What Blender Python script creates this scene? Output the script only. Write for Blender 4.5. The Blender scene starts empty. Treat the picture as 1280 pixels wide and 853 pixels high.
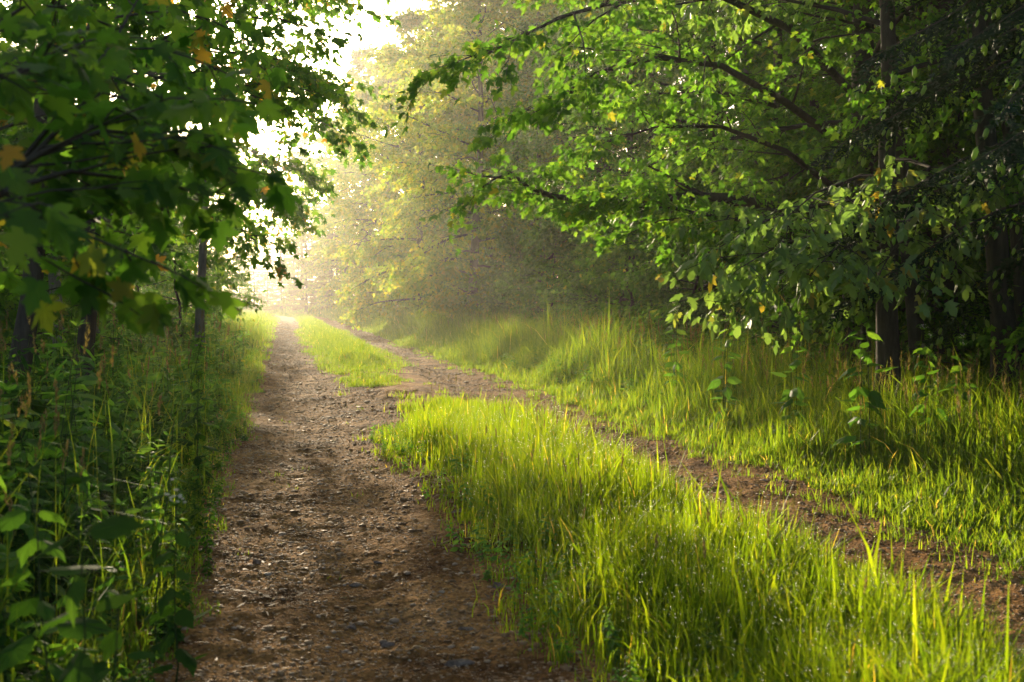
import bpy, math, random
import numpy as np
from mathutils import Vector

R = math.radians
PI = math.pi
scene = bpy.context.scene
COL = scene.collection
GROUP = 'group'

# ------------------------------------------------------------------ helpers
def norm(v):
    v = np.asarray(v, float)
    return v / np.maximum(np.linalg.norm(v, axis=-1, keepdims=True), 1e-9)

class MB:
    """collects triangles; build() links them as ONE mesh object"""
    def __init__(self):
        self.v, self.f, self.m, self.n = [], [], [], 0
    def add(self, v, f, mat=0):
        v = np.asarray(v, np.float32).reshape(-1, 3)
        f = np.asarray(f, np.int32).reshape(-1, 3)
        self.v.append(v); self.f.append(f + self.n)
        self.m.append(np.full(len(f), mat, np.int32)); self.n += len(v)
    def mesh(self, name, mats, smooth=False):
        v = np.concatenate(self.v); f = np.concatenate(self.f); m = np.concatenate(self.m)
        me = bpy.data.meshes.new(name)
        me.vertices.add(len(v)); me.vertices.foreach_set('co', v.ravel())
        me.loops.add(f.size); me.loops.foreach_set('vertex_index', f.ravel())
        me.polygons.add(len(f))
        me.polygons.foreach_set('loop_start', np.arange(0, f.size, 3, dtype=np.int32))
        for k in (mats if isinstance(mats, (list, tuple)) else [mats]):
            me.materials.append(k)
        me.polygons.foreach_set('material_index', m)
        me.polygons.foreach_set('use_smooth', np.full(len(f), smooth, bool))
        me.update(calc_edges=True)
        return me
    def build(self, name, mats, parent=None, smooth=False):
        o = bpy.data.objects.new(name, self.mesh(name, mats, smooth))
        COL.objects.link(o)
        if parent is not None:
            o.parent = parent
        return o

def tag(o, label=None, cat=None, group=None, kind=None):
    if label: o['label'] = label
    if cat: o['category'] = cat
    if group: o['group'] = group
    if kind: o['kind'] = kind
    return o

def empty(name, loc, rz=0, s=1.0):
    o = bpy.data.objects.new(name, None)
    COL.objects.link(o); o.location = loc; o.rotation_euler = (0, 0, rz); o.scale = (s, s, s)
    o.empty_display_size = .2
    return o

def copy_thing(root, loc, rz=0, s=1.0):
    r = root.copy(); COL.objects.link(r)
    r.location = loc; r.rotation_euler = (0, 0, rz)
    r.scale = (s, s, s) if np.isscalar(s) else s
    for ch in root.children:
        c = ch.copy(); COL.objects.link(c); c.parent = r
        for g in ch.children:
            d = g.copy(); COL.objects.link(d); d.parent = c
    return r

# value noise --------------------------------------------------------
_NG = np.random.default_rng(5).random((256, 256))
def vnoise(x, y):
    x = np.asarray(x, float); y = np.asarray(y, float)
    xi = np.floor(x).astype(int); yi = np.floor(y).astype(int)
    fx = x - xi; fy = y - yi
    fx = fx * fx * (3 - 2 * fx); fy = fy * fy * (3 - 2 * fy)
    g = lambda a, b: _NG[a % 256, b % 256]
    return (g(xi, yi) * (1 - fx) + g(xi + 1, yi) * fx) * (1 - fy) + (g(xi, yi + 1) * (1 - fx) + g(xi + 1, yi + 1) * fx) * fy
def fbm(x, y, oct=4):
    s, a, t = 0, .5, 0
    for k in range(oct):
        s = s + a * vnoise(x * 2 ** k + 17 * k, y * 2 ** k + 31 * k); t += a; a *= .55
    return s / t

# road frame -----------------------------------------------------------
def bend(y):
    y = np.asarray(y, float)
    return -.2 * y - .0040 * np.maximum(y - 98, 0) ** 2
def sstep(a, b, x):
    t = np.clip((np.asarray(x, float) - a) / (b - a), 0, 1)
    return t * t * (3 - 2 * t)
def gz(x, y):
    """height of the ground"""
    u = np.asarray(x, float) - bend(y)
    z = .10 * (fbm(np.asarray(x) * .18 + 40, np.asarray(y) * .18 + 9, 3) - .5)
    z = z + .06 * sstep(3.9, 5.4, u) + .10 * sstep(-.5, -1.6, u)
    z = z - .05 * np.exp(-((u - .35) / .55) ** 2) - .05 * np.exp(-((u - 3.2) / .5) ** 2) + .03 * np.exp(-((u - 1.85) / .5) ** 2)
    z = z + .25 * sstep(8, 30, np.abs(u - 2)) * (fbm(np.asarray(x) * .06, np.asarray(y) * .06, 2) - .4)
    return z
def at(u, y):
    x = u + bend(y)
    return x, y

# ------------------------------------------------------------------ materials
def newmat(name):
    m = bpy.data.materials.new(name); m.use_nodes = True
    nt = m.node_tree; nt.nodes.clear()
    out = nt.nodes.new('ShaderNodeOutputMaterial')
    return m, nt, out
def node(nt, kind, **kw):
    n = nt.nodes.new(kind)
    for k, v in kw.items():
        if k.startswith('i_'):
            n.inputs[k[2:].replace('_', ' ')].default_value = v
        else:
            setattr(n, k, v)
    return n
def ramp(nt, stops, fac):
    r = nt.nodes.new('ShaderNodeValToRGB')
    el = r.color_ramp.elements
    while len(el) < len(stops): el.new(.5)
    for e, (p, c) in zip(el, stops):
        e.position = p; e.color = (*c, 1)
    nt.links.new(fac, r.inputs[0])
    return r.outputs[0]

def leaf_mat(name, stops, trans_gain=2.2, trans_mix=.5, rough=.6, spec=.14, warm=(1.1, 1.0, .4)):
    """leaf: a diffuse/gloss face and light passing through; colour varies leaf by leaf"""
    m, nt, out = newmat(name)
    geo = node(nt, 'ShaderNodeNewGeometry')
    col = ramp(nt, stops, geo.outputs['Random Per Island'])
    oi = node(nt, 'ShaderNodeObjectInfo')
    mr = node(nt, 'ShaderNodeMapRange'); mr.inputs['To Min'].default_value = .8; mr.inputs['To Max'].default_value = 1.2
    nt.links.new(oi.outputs['Random'], mr.inputs['Value'])
    hsv = node(nt, 'ShaderNodeHueSaturation')
    nt.links.new(col, hsv.inputs['Color']); nt.links.new(mr.outputs[0], hsv.inputs['Value'])
    mul = node(nt, 'ShaderNodeMix', data_type='RGBA', blend_type='MULTIPLY', clamp_result=False)
    mul.inputs['Factor'].default_value = 1
    nt.links.new(hsv.outputs[0], mul.inputs['A'])
    mul.inputs['B'].default_value = (trans_gain * warm[0], trans_gain * warm[1], trans_gain * warm[2], 1)
    p = node(nt, 'ShaderNodeBsdfPrincipled'); p.inputs['Roughness'].default_value = rough
    p.inputs['Specular IOR Level'].default_value = spec
    nt.links.new(hsv.outputs[0], p.inputs['Base Color'])
    t = node(nt, 'ShaderNodeBsdfTranslucent'); nt.links.new(mul.outputs['Result'], t.inputs['Color'])
    mx = node(nt, 'ShaderNodeMixShader'); mx.inputs[0].default_value = trans_mix
    nt.links.new(p.outputs[0], mx.inputs[1]); nt.links.new(t.outputs[0], mx.inputs[2])
    nt.links.new(mx.outputs[0], out.inputs[0])
    return m

def bark_mat(name, c1, c2, scale=6.0, bump=.6):
    m, nt, out = newmat(name)
    tc = node(nt, 'ShaderNodeTexCoord')
    mp = node(nt, 'ShaderNodeMapping'); mp.inputs['Scale'].default_value = (scale, scale, scale * .22)
    nt.links.new(tc.outputs['Object'], mp.inputs[0])
    nz = node(nt, 'ShaderNodeTexNoise'); nz.inputs['Scale'].default_value = 3; nz.inputs['Detail'].default_value = 6; nz.inputs['Roughness'].default_value = .7
    nt.links.new(mp.outputs[0], nz.inputs['Vector'])
    col = ramp(nt, [(.3, c1), (.7, c2)], nz.outputs['Fac'])
    # moss patches
    n2 = node(nt, 'ShaderNodeTexNoise'); n2.inputs['Scale'].default_value = 1.3; n2.inputs['Detail'].default_value = 3
    nt.links.new(tc.outputs['Object'], n2.inputs['Vector'])
    r2 = node(nt, 'ShaderNodeMapRange'); r2.inputs['From Min'].default_value = .55; r2.inputs['From Max'].default_value = .75; r2.inputs['To Max'].default_value = .55
    nt.links.new(n2.outputs['Fac'], r2.inputs['Value'])
    mx = node(nt, 'ShaderNodeMix', data_type='RGBA'); nt.links.new(r2.outputs[0], mx.inputs['Factor'])
    nt.links.new(col, mx.inputs['A']); mx.inputs['B'].default_value = (.045, .06, .02, 1)
    p = node(nt, 'ShaderNodeBsdfPrincipled'); p.inputs['Roughness'].default_value = .9; p.inputs['Specular IOR Level'].default_value = .2
    nt.links.new(mx.outputs['Result'], p.inputs['Base Color'])
    b = node(nt, 'ShaderNodeBump'); b.inputs['Strength'].default_value = bump; b.inputs['Distance'].default_value = .02
    nt.links.new(nz.outputs['Fac'], b.inputs['Height']); nt.links.new(b.outputs[0], p.inputs['Normal'])
    nt.links.new(p.outputs[0], out.inputs[0])
    return m

M = {}
M['maple'] = leaf_mat('maple_leaf', [(0, (.022, .06, .010)), (.45, (.035, .095, .014)), (.93, (.065, .125, .018)), (.965, (.13, .13, .02)), (1, (.20, .12, .02))], 4.2)
M['beech'] = leaf_mat('beech_leaf', [(0, (.036, .10, .016)), (.5, (.06, .15, .022)), (.97, (.095, .18, .026)), (1, (.18, .19, .03))], 3.0)
M['lime'] = leaf_mat('lime_leaf', [(0, (.06, .12, .018)), (.5, (.12, .18, .024)), (1, (.22, .20, .03))], 3.6)
M['chestnut'] = leaf_mat('chestnut_leaf', [(0, (.08, .16, .055)), (.6, (.12, .215, .07)), (.92, (.14, .24, .07)), (1, (.24, .18, .03))], 2.6, rough=.5, spec=.25)
M['needle'] = leaf_mat('spruce_needle', [(0, (.012, .03, .012)), (1, (.028, .055, .018))], 1.2, .2)
M['shoot'] = leaf_mat('spruce_shoot', [(0, (.24, .40, .08)), (1, (.34, .50, .11))], 1.6, .45)
M['larch'] = leaf_mat('larch_needle', [(0, (.09, .10, .03)), (1, (.17, .15, .04))], 2.2, .45)
M['grass'] = leaf_mat('grass_blade', [(0, (.035, .085, .010)), (.5, (.06, .125, .013)), (.9, (.085, .15, .016)), (.988, (.11, .16, .025)), (.99, (.20, .19, .09)), (1, (.24, .22, .12))], 5.0, .62, .55, .2, (1.45, 1.0, .14))
M['verge'] = leaf_mat('verge_blade', [(0, (.03, .075, .012)), (.5, (.055, .115, .016)), (.92, (.085, .14, .02)), (.985, (.11, .15, .03)), (.987, (.20, .19, .09)), (1, (.25, .23, .13))], 3.9, .55, .55, .2, (1.35, 1.0, .2))
M['seed'] = leaf_mat('seed_head', [(0, (.14, .12, .05)), (1, (.24, .19, .09))], 1.8, .4)
M['nettle'] = leaf_mat('nettle_leaf', [(0, (.018, .05, .009)), (.6, (.03, .08, .013)), (1, (.05, .11, .017))], 3.4, .42, .75, .05)
M['flower'] = leaf_mat('white_flower', [(0, (.6, .6, .5)), (1, (.75, .74, .66))], 1.0, .4)
M['stem'] = leaf_mat('green_stem', [(0, (.03, .06, .014)), (1, (.05, .08, .02))], 1.5, .25)
M['bark'] = bark_mat('dark_bark', (.035, .027, .018), (.085, .07, .05))
M['bark_grey'] = bark_mat('grey_bark', (.14, .125, .10), (.28, .26, .22), 5)
M['bark_spruce'] = bark_mat('spruce_bark', (.05, .036, .025), (.12, .09, .065), 8)

def stone_mat():
    m, nt, out = newmat('stone')
    geo = node(nt, 'ShaderNodeNewGeometry')
    col = ramp(nt, [(0, (.11, .058, .025)), (.4, (.22, .125, .055)), (.75, (.30, .185, .092)), (.96, (.32, .23, .15)), (1, (.36, .29, .21))], geo.outputs['Random Per Island'])
    p = node(nt, 'ShaderNodeBsdfPrincipled'); p.inputs['Roughness'].default_value = .6; p.inputs['Specular IOR Level'].default_value = .12
    nz = node(nt, 'ShaderNodeTexNoise'); nz.inputs['Scale'].default_value = 60
    tc = node(nt, 'ShaderNodeTexCoord'); nt.links.new(tc.outputs['Object'], nz.inputs['Vector'])
    b = node(nt, 'ShaderNodeBump'); b.inputs['Strength'].default_value = .3; b.inputs['Distance'].default_value = .004
    nt.links.new(nz.outputs['Fac'], b.inputs['Height']); nt.links.new(b.outputs[0], p.inputs['Normal'])
    nt.links.new(col, p.inputs['Base Color']); nt.links.new(p.outputs[0], out.inputs[0])
    return m
M['stone'] = stone_mat()

def soil_mat(name, cols, gravel=True):
    m, nt, out = newmat(name)
    tc = node(nt, 'ShaderNodeTexCoord'); V = tc.outputs['Object']
    def noise(s, d=5, r=.6):
        n = node(nt, 'ShaderNodeTexNoise'); n.inputs['Scale'].default_value = s; n.inputs['Detail'].default_value = d; n.inputs['Roughness'].default_value = r
        nt.links.new(V, n.inputs['Vector']); return n.outputs['Fac']
    big = noise(1.3, 6, .65); fine = noise(34, 5, .7)
    c = ramp(nt, [(.36, cols[0]), (.5, cols[1]), (.66, cols[2])], big)
    c2 = ramp(nt, [(.3, (.55, .52, .5)), (.65, (1.25, 1.2, 1.15))], fine)
    mul = node(nt, 'ShaderNodeMix', data_type='RGBA', blend_type='MULTIPLY'); mul.inputs['Factor'].default_value = 1
    nt.links.new(c, mul.inputs['A']); nt.links.new(c2, mul.inputs['B'])
    p = node(nt, 'ShaderNodeBsdfPrincipled'); p.inputs['Specular IOR Level'].default_value = .03; p.inputs['Roughness'].default_value = .9
    col = mul.outputs['Result']; h = fine
    if gravel:
        vo = node(nt, 'ShaderNodeTexVoronoi'); vo.inputs['Scale'].default_value = 48; nt.links.new(V, vo.inputs['Vector'])
        bw = node(nt, 'ShaderNodeMapRange'); bw.inputs['To Min'].default_value = .7; bw.inputs['To Max'].default_value = 1.45
        sp = node(nt, 'ShaderNodeSeparateColor'); nt.links.new(vo.outputs['Color'], sp.inputs[0]); nt.links.new(sp.outputs[0], bw.inputs['Value'])
        m2 = node(nt, 'ShaderNodeVectorMath', operation='SCALE'); nt.links.new(col, m2.inputs[0]); nt.links.new(bw.outputs[0], m2.inputs['Scale'])
        col = m2.outputs[0]
        ma = node(nt, 'ShaderNodeMath', operation='MULTIPLY_ADD'); nt.links.new(vo.outputs['Distance'], ma.inputs[0]); ma.inputs[1].default_value = -.7; nt.links.new(fine, ma.inputs[2])
        h = ma.outputs[0]
    nt.links.new(col, p.inputs['Base Color'])
    b = node(nt, 'ShaderNodeBump'); b.inputs['Strength'].default_value = .9; b.inputs['Distance'].default_value = .02
    nt.links.new(h, b.inputs['Height']); nt.links.new(b.outputs[0], p.inputs['Normal'])
    nt.links.new(p.outputs[0], out.inputs[0])
    return m
M['track'] = soil_mat('track_soil', [(.080, .038, .013), (.24, .128, .042), (.33, .19, .074)])
M['ground'] = soil_mat('forest_floor', [(.03, .03, .014), (.045, .05, .02), (.05, .07, .022)], False)

M['rock'] = soil_mat('rock', [(.12, .09, .065), (.19, .15, .115), (.25, .21, .17)], False)

# ------------------------------------------------------------------ ground + track
def grid_mesh(xs, ys, zf, name, mat, u_space=False):
    U, Y = np.meshgrid(xs, ys)
    X = U + bend(Y) if u_space else U
    Z = zf(X, Y)
    nx, ny = len(xs), len(ys)
    idx = np.arange(nx * ny).reshape(ny, nx)
    a, b, c, d = idx[:-1, :-1].ravel(), idx[:-1, 1:].ravel(), idx[1:, 1:].ravel(), idx[1:, :-1].ravel()
    mb = MB(); mb.add(np.stack([X, Y, Z], -1).reshape(-1, 3), np.concatenate([np.stack([a, b, c], -1), np.stack([a, c, d], -1)]))
    return mb.build(name, mat, smooth=True)

def graded(lo, hi, s0, k, start):
    out = [lo]
    while out[-1] < hi:
        out.append(out[-1] + max(s0, k * abs(out[-1] - start)))
    return np.array(out)
gx = np.concatenate([-graded(0, 150, .35, .05, 0)[::-1][:-1], graded(0, 150, .35, .05, 0)])
gy = np.concatenate([-graded(0, 30, .5, .08, 0)[::-1][:-1], graded(0, 270, .35, .03, 0)])
def ground_z(X, Y):
    u = X - bend(Y)
    return gz(X, Y) - .05 * sstep(-1.2, -.8, u) * (1 - sstep(4.3, 4.7, u))
tag(grid_mesh(gx, gy, ground_z, 'ground', M['ground']), kind='structure')

def track_z(X, Y):
    u = X - bend(Y)
    z = gz(X, Y)
    near = np.clip(1 - Y / 45, 0.15, 1)
    z = z + .085 * (fbm(X * 2.1, Y * 1.4, 4) - .5) * near
    z = z + .045 * (fbm(X * 9, Y * 11, 3) - .5) * near + .016 * (fbm(X * 45, Y * 45, 2) - .5) * near
    # churned crossing where the grass strip is broken
    ch = np.exp(-((Y - 16.6) / 1.6) ** 2) * np.exp(-((u - 1.6) / 1.3) ** 2)
    z = z + ch * .10 * (fbm(X * 4 + 7, Y * 5, 3) - .45)
    edge = sstep(-1.0, -.7, u) * (1 - sstep(4.25, 4.5, u))
    return z * edge + (gz(X, Y) - .06) * (1 - edge) + .004
tu = np.arange(-1.05, 4.56, .022)
ty = graded(1.0, 175, .02, .0045, 0)
tag(grid_mesh(tu, ty, track_z, 'dirt_track', M['track'], True), kind='structure')

rng = np.random.default_rng(11)

# ------------------------------------------------------------------ grass
def wander(y, k=0.0):
    return .22 * (fbm(np.asarray(y) * .55 + k, np.asarray(y) * 0 + k, 3) - .5) * 2 + .22 * (fbm(np.asarray(y) * 2.6 + k, np.asarray(y) * 0 + 3 * k, 2) - .5)
def blades(mb, X, Y, H, W, bendf=.5, mat=0, lean=None, zoff=0, segs=3):
    n = len(X)
    az = rng.random(n) * 2 * PI
    d = np.stack([np.cos(az), np.sin(az)], -1)
    if lean is not None: d = norm(d + lean)
    wa = az + PI / 2 + rng.normal(0, .5, n)
    wd = np.stack([np.cos(wa), np.sin(wa), np.zeros(n)], -1)
    bz = np.abs(rng.normal(0, bendf, n)); bz = np.minimum(bz, 1.6)
    base = np.stack([X, Y, gz(X, Y) + zoff - .01], -1)
    ts = np.linspace(0, 1, segs + 1)
    wt = [1.0, .95, .68, .0] if segs == 3 else list(np.linspace(1, 0, segs + 1))
    P = []
    for t, w in zip(ts, wt):
        ang = bz * t ** 1.3
        c = base.copy()
        c[:, :2] += d * (H * t * np.sin(ang) )[:, None]
        c[:, 2] += H * t * np.cos(ang * .8)
        off = wd * (W * w * .5)[:, None]
        if t < 1: P += [c - off, c + off]
        else: P += [c]
    V = np.stack(P, 1); k = V.shape[1]
    F = []
    for s in range(segs - 1):
        F += [(2 * s, 2 * s + 1, 2 * s + 3), (2 * s, 2 * s + 3, 2 * s + 2)]
    s = segs - 1; F += [(2 * s, 2 * s + 1, 2 * s + 2)]
    F = np.array(F)[None] + (np.arange(n) * k)[:, None, None]
    mb.add(V.reshape(-1, 3), F, mat)
    return V[:, -1], d

def strip(n, u0, u1, y0, y1, pw=1.0):
    """n points between two wandering edges; density falls off with distance as y^-pw"""
    q = rng.random(n)
    if pw == 0: y = y0 + (y1 - y0) * q
    elif pw == 1: y = y0 * (y1 / y0) ** q
    else:
        a = 1 - pw; y = (y0 ** a + (y1 ** a - y0 ** a) * q) ** (1 / a)
    s = rng.random(n)
    a0 = u0(y) if callable(u0) else u0; a1 = u1(y) if callable(u1) else u1
    u = a0 + (a1 - a0) * s
    return u, y

# median, near part: from the lens to the broken crossing
def med_l(y): return 1.18 + wander(y, 3.3) + .75 * sstep(8.5, 10.5, y) * (1 - sstep(11.5, 13.2, y)) * -.35 + .45 * sstep(10.8, 14.5, y)
def med_r(y): return 2.70 + wander(y, 8.1) - .35 * sstep(12.5, 15.2, y)
mb = MB()
u, y = strip(74000, med_l, med_r, 2.4, 14.8, 1.15)
e = np.minimum(u - med_l(y), med_r(y) - u)
keep = rng.random(len(u)) < np.clip(.05 + e * 2.0, 0, 1) * np.clip(.7 + 1.6 * (fbm(u * 2.2 + 3, y * 2.0, 3) - .35), .3, 1)
u, y = u[keep], y[keep]; e = e[keep]
hh = (.12 + (.235 + .07 * sstep(1.7, 2.5, u)) * np.clip(e * 2.6, 0, 1)) * (.55 + .75 * fbm(u * 1.2 + 9, y * 1.0, 3)) * rng.uniform(.4, 1.3, len(u)) * (1 - .45 * sstep(10.5, 13.5, y))
x, _ = at(u, y)
med_tips, _ = blades(mb, x, y, hh, rng.uniform(.005, .013, len(u)), .5)
j = rng.random(len(u)) < .035                      # broad arching leaves and taller stalks among the fine ones
blades(mb, x[j], y[j], hh[j] * rng.uniform(1.0, 1.55, j.sum()), rng.uniform(.012, .021, j.sum()), .8)
def tufts(mb, n, ufun, y0, y1, pw, hmax, per=22, sp=.05):
    cu, cy = strip(n, ufun[0], ufun[1], y0, y1, pw)
    cu = np.repeat(cu, per) + rng.normal(0, sp, n * per); cy = np.repeat(cy, per) + rng.normal(0, sp * 1.3, n * per)
    k = np.repeat(rng.uniform(.3, 1, n), per); xx, _ = at(cu, cy)
    blades(mb, xx, cy, k * hmax * rng.uniform(.4, 1.1, len(cu)), rng.uniform(.004, .010, len(cu)) * np.clip(.6 + cy * .035, .8, 2), .75)
tufts(mb, 150, (lambda y: med_l(y) - .16, lambda y: med_l(y) + .15), 3.2, 14.5, 1, .16)
tufts(mb, 110, (lambda y: med_r(y) - .1, lambda y: med_r(y) + .2), 3.2, 14.5, 1, .12)
tufts(mb, 22, (lambda y: .7 + 0 * y, lambda y: 2.7 + 0 * y), 13.5, 23, 0, .14)
tufts(mb, 16, (lambda y: 1.5 + 0 * y, lambda y: 2.3 + 0 * y), 12.5, 16, 0, .22, 40, .09)
tufts(mb, 40, (lambda y: -.5 + 0 * y, lambda y: 4 + 0 * y), 4, 30, 1, .07, 10)
tag(mb.build('median_grass', M['grass']), kind='stuff')
# far part of the median + a low patch in the crossing
mb = MB()
fl = lambda y: .95 + wander(y, 1.7) * 1.2 + .35 * (1 - sstep(22.5, 27, y)); fr = lambda y: 2.5 + wander(y, 5.2) * 1.1 - .5 * (1 - sstep(22, 27, y))
u, y = strip(45000, fl, fr, 22.3, 160, 1.7)
e = np.minimum(u - fl(y), fr(y) - u)
keep = rng.random(len(u)) < np.clip(.1 + e * 2.2, 0, 1) * np.clip((y - 21.5) / 4 + .2, .2, 1) * np.clip(.6 + 1.8 * (fbm(u * 1.6, y * .8, 3) - .4), .15, 1); u, y, e = u[keep], y[keep], e[keep]
hh = (.10 + .26 * np.clip(e * 2.2, 0, 1)) * (.5 + .8 * fbm(u * .9, y * .6, 3)) * rng.uniform(.6, 1.25, len(u)) * (.55 + .45 * sstep(22, 27, y))
x, _ = at(u, y); blades(mb, x, y, hh, np.clip(.00055 * y, .01, .05) * rng.uniform(.7, 1.3, len(u)), .45)
tufts(mb, 75, (lambda y: 1.5 - .5 * np.sin((y - 18.4) / 3.2 * PI) ** .6 + wander(y, 2), lambda y: 1.5 + .6 * np.sin((y - 18.4) / 3.2 * PI) ** .6), 18.5, 21.5, 0, .17, 40, .09)
tufts(mb, 160, (lambda y: fl(y) - .3, lambda y: fl(y) + .1), 22, 60, 1, .2, 26, .1)
tufts(mb, 160, (lambda y: fr(y) - .1, lambda y: fr(y) + .35), 22, 60, 1, .2, 26, .1)
tag(mb.build('far_median_grass', M['verge']), kind='stuff')

# dew beads on the tips of the near grass
m, nt, out = newmat('dew')
p = node(nt, 'ShaderNodeBsdfPrincipled'); p.inputs['Base Color'].default_value = (1, 1, 1, 1); p.inputs['Roughness'].default_value = .12
p.inputs['IOR'].default_value = 1.33; p.inputs['Transmission Weight'].default_value = 1
nt.links.new(p.outputs[0], out.inputs[0]); M['dew'] = m
DEW = med_tips[(med_tips[:, 1] < 11)]
DEW = DEW[rng.random(len(DEW)) < .24]

# tall grass of the open verge
def ver_l(y): return 3.86 + wander(y, 4.4)
mb = MB()
ver_r = lambda y: 7.6 + .8 * (fbm(y * .3, y * 0 + 2, 2) - .5)
u, y = strip(85000, ver_l, ver_r, 3.6, 26, 1.25)
e = u - ver_l(y)
hh = (.13 + .95 * sstep(.05, 1.5, e) * (.55 + .45 * sstep(9, 19, y))) * (.25 + 1.25 * fbm(u * 1.1 + 5, y * .9, 3)) * rng.uniform(.5, 1.15, len(u)) * (1 - .35 * sstep(2.2, 3.6, e))
x, _ = at(u, y); vtips, _ = blades(mb, x, y, hh, rng.uniform(.006, .015, len(u)), .65)
j = rng.random(len(u)) < .05
blades(mb, x[j], y[j], hh[j] * rng.uniform(1.05, 1.5, j.sum()), rng.uniform(.014, .026, j.sum()), .95)
tufts(mb, 260, (lambda y: ver_l(y) - .3, lambda y: ver_l(y) + .2), 4.5, 40, 1, .16)
u, y = strip(60000, ver_l, lambda y: 8.2 + 0 * y, 24, 165, 1.6)
e = u - ver_l(y)
hh = (.18 + .9 * sstep(0, 1.4, e)) * (.3 + 1.2 * fbm(u * .9 + 5, y * .5, 3)) * rng.uniform(.6, 1.15, len(u))
x, _ = at(u, y); blades(mb, x, y, hh, np.clip(.0006 * y, .012, .06) * rng.uniform(.7, 1.3, len(u)), .5)
tag(mb.build('verge_grass', M['verge']), kind='stuff')

# grass by the nettle bank (beside the left rut) and thin forest-floor grass
mb = MB()
lft = lambda y: -.45 + wander(y, 7.7)
u, y = strip(9000, lambda y: lft(y) - .35, lambda y: lft(y) + .05, 2.6, 30, 1.1)
x, _ = at(u, y); blades(mb, x, y, rng.uniform(.04, .22, len(u)) * np.clip((lft(y) - u) * 4 + .3, .3, 1.4), rng.uniform(.005, .010, len(u)), .7)
u, y = strip(1800, lambda y: -4.0 + 0 * y, lambda y: lft(y) - .1, 2.6, 24, 1.0)
x, _ = at(u, y); blades(mb, x, y, rng.uniform(.4, 1.15, len(u)) * np.clip((lft(y) - u) * 1.2 + .25, .3, 1), rng.uniform(.006, .014, len(u)), .6)
u, y = strip(42000, lambda y: -9 + 0 * y, lft, 17, 160, 1.5)
e = lft(y) - u
x, _ = at(u, y); blades(mb, x, y, (.12 + .42 * sstep(0, 1.4, e)) * rng.uniform(.5, 1.2, len(u)) * (.5 + .8 * fbm(u * .7, y * .5, 3)), np.clip(.0006 * y, .010, .05) * rng.uniform(.7, 1.3, len(u)), .5)
tag(mb.build('bank_grass', M['verge']), kind='stuff')
mb = MB()
u = np.concatenate([rng.uniform(7.3, 30, 30000), rng.uniform(-26, -6, 16000)]); y = np.concatenate([rng.uniform(6, 60, 30000), rng.uniform(8, 60, 16000)])
x, _ = at(u, y); blades(mb, x, y, rng.uniform(.12, .45, len(u)), rng.uniform(.02, .05, len(u)), .6)
tag(mb.build('woodland_grass', M['verge']), kind='stuff')

# seed heads standing above the verge grass
mb = MB()
def panicle(mb, X, Y, H, hl, hw):
    n = len(X); z0 = gz(X, Y)
    az = rng.random(n) * 2 * PI; b = rng.uniform(.05, .22, n)
    d = np.stack([np.cos(az), np.sin(az)], -1)
    def pt(t):
        c = np.stack([X, Y, z0 + H * t * (1 - .15 * b)], -1); c[:, :2] += d * (H * b * t ** 2)[:, None]; return c
    wd = np.stack([-np.ones(n) * .6, .2 * np.ones(n), np.zeros(n)], -1)
    a, bb, c = pt(0), pt(.55), pt(1)
    for p, q in ((a, bb), (bb, c)):
        V = np.stack([p - wd * .0022, p + wd * .0022, q], 1); mb.add(V.reshape(-1, 3), np.arange(n * 3).reshape(n, 3), 0)
    # head: many little spikelets
    for k in range(14):
        t = k / 14
        p = c.copy(); p[:, 2] += hl * t; p[:, :2] += d * (hl * b * 1.2 * t)[:, None]
        r = hw * np.sin(PI * (.15 + .8 * t))
        a2 = rng.random(n) * 2 * PI
        o = np.stack([np.cos(a2) * r, np.sin(a2) * r, hl * .12 + np.zeros(n)], -1)
        s = np.stack([-np.sin(a2), np.cos(a2), np.zeros(n)], -1) * .0045
        V = np.stack([p - s, p + s, p + o + s * .3, p + o + [0, 0, .012] - s * .3], 1)
        mb.add(V.reshape(-1, 3), (np.arange(n)[:, None, None] * 4 + np.array([[0, 1, 2], [0, 2, 3]])[None]), 1)
u, y = strip(750, lambda y: ver_l(y) + .6, lambda y: 7 + 0 * y, 5.0, 40, 1.3)
x, _ = at(u, y); panicle(mb, x, y, rng.uniform(.7, 1.12, len(u)) * (.7 + .3 * sstep(9, 19, y)), rng.uniform(.10, .17, len(u)), .014)
u, y = strip(240, lambda y: lft(y) - 2.2, lambda y: lft(y) - .2, 3, 25, 1)
x, _ = at(u, y); panicle(mb, x, y, rng.uniform(.7, 1.25, len(u)), rng.uniform(.06, .12, len(u)), .012)
u, y = strip(60, med_l, med_r, 4, 14, 1)
x, _ = at(u, y); panicle(mb, x, y, rng.uniform(.35, .55, len(u)), rng.uniform(.05, .08, len(u)), .008)
tag(mb.build('seeding_grass', [M['stem'], M['seed']]), kind='stuff')

# ------------------------------------------------------------------ stones
def ico(sub=1):
    import bmesh
    bm = bmesh.new(); bmesh.ops.create_icosphere(bm, subdivisions=sub, radius=1)
    v = np.array([x.co[:] for x in bm.verts]); f = np.array([[q.index for q in p.verts] for p in bm.faces]); bm.free()
    return v, f
ICO1, ICO2, ICO3 = ico(1), ico(2), ico(3)
mb = MB()
n = 270000
u = np.concatenate([rng.uniform(-.55, 1.5, n * 2 // 3), rng.uniform(2.5, 4.0, n // 3)])
y = 2.6 * (95 / 2.6) ** rng.random(n)
bare = ((u < med_l(y) + .1) | (u > med_r(y) - .1)) & (rng.random(n) < np.clip(2.2 * (fbm(u * 2.2, y * 2.2, 3) - .15), .15, 1) * (1 - sstep(35, 95, y)))
u, y = u[bare], y[bare]; n = len(u); x, _ = at(u, y)
r = np.clip(.0034 * np.exp(rng.normal(0, .64, n)), .0018, .024) * np.clip(.75 + y * .04, .9, 3.2)
v0, f0 = ICO1
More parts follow.
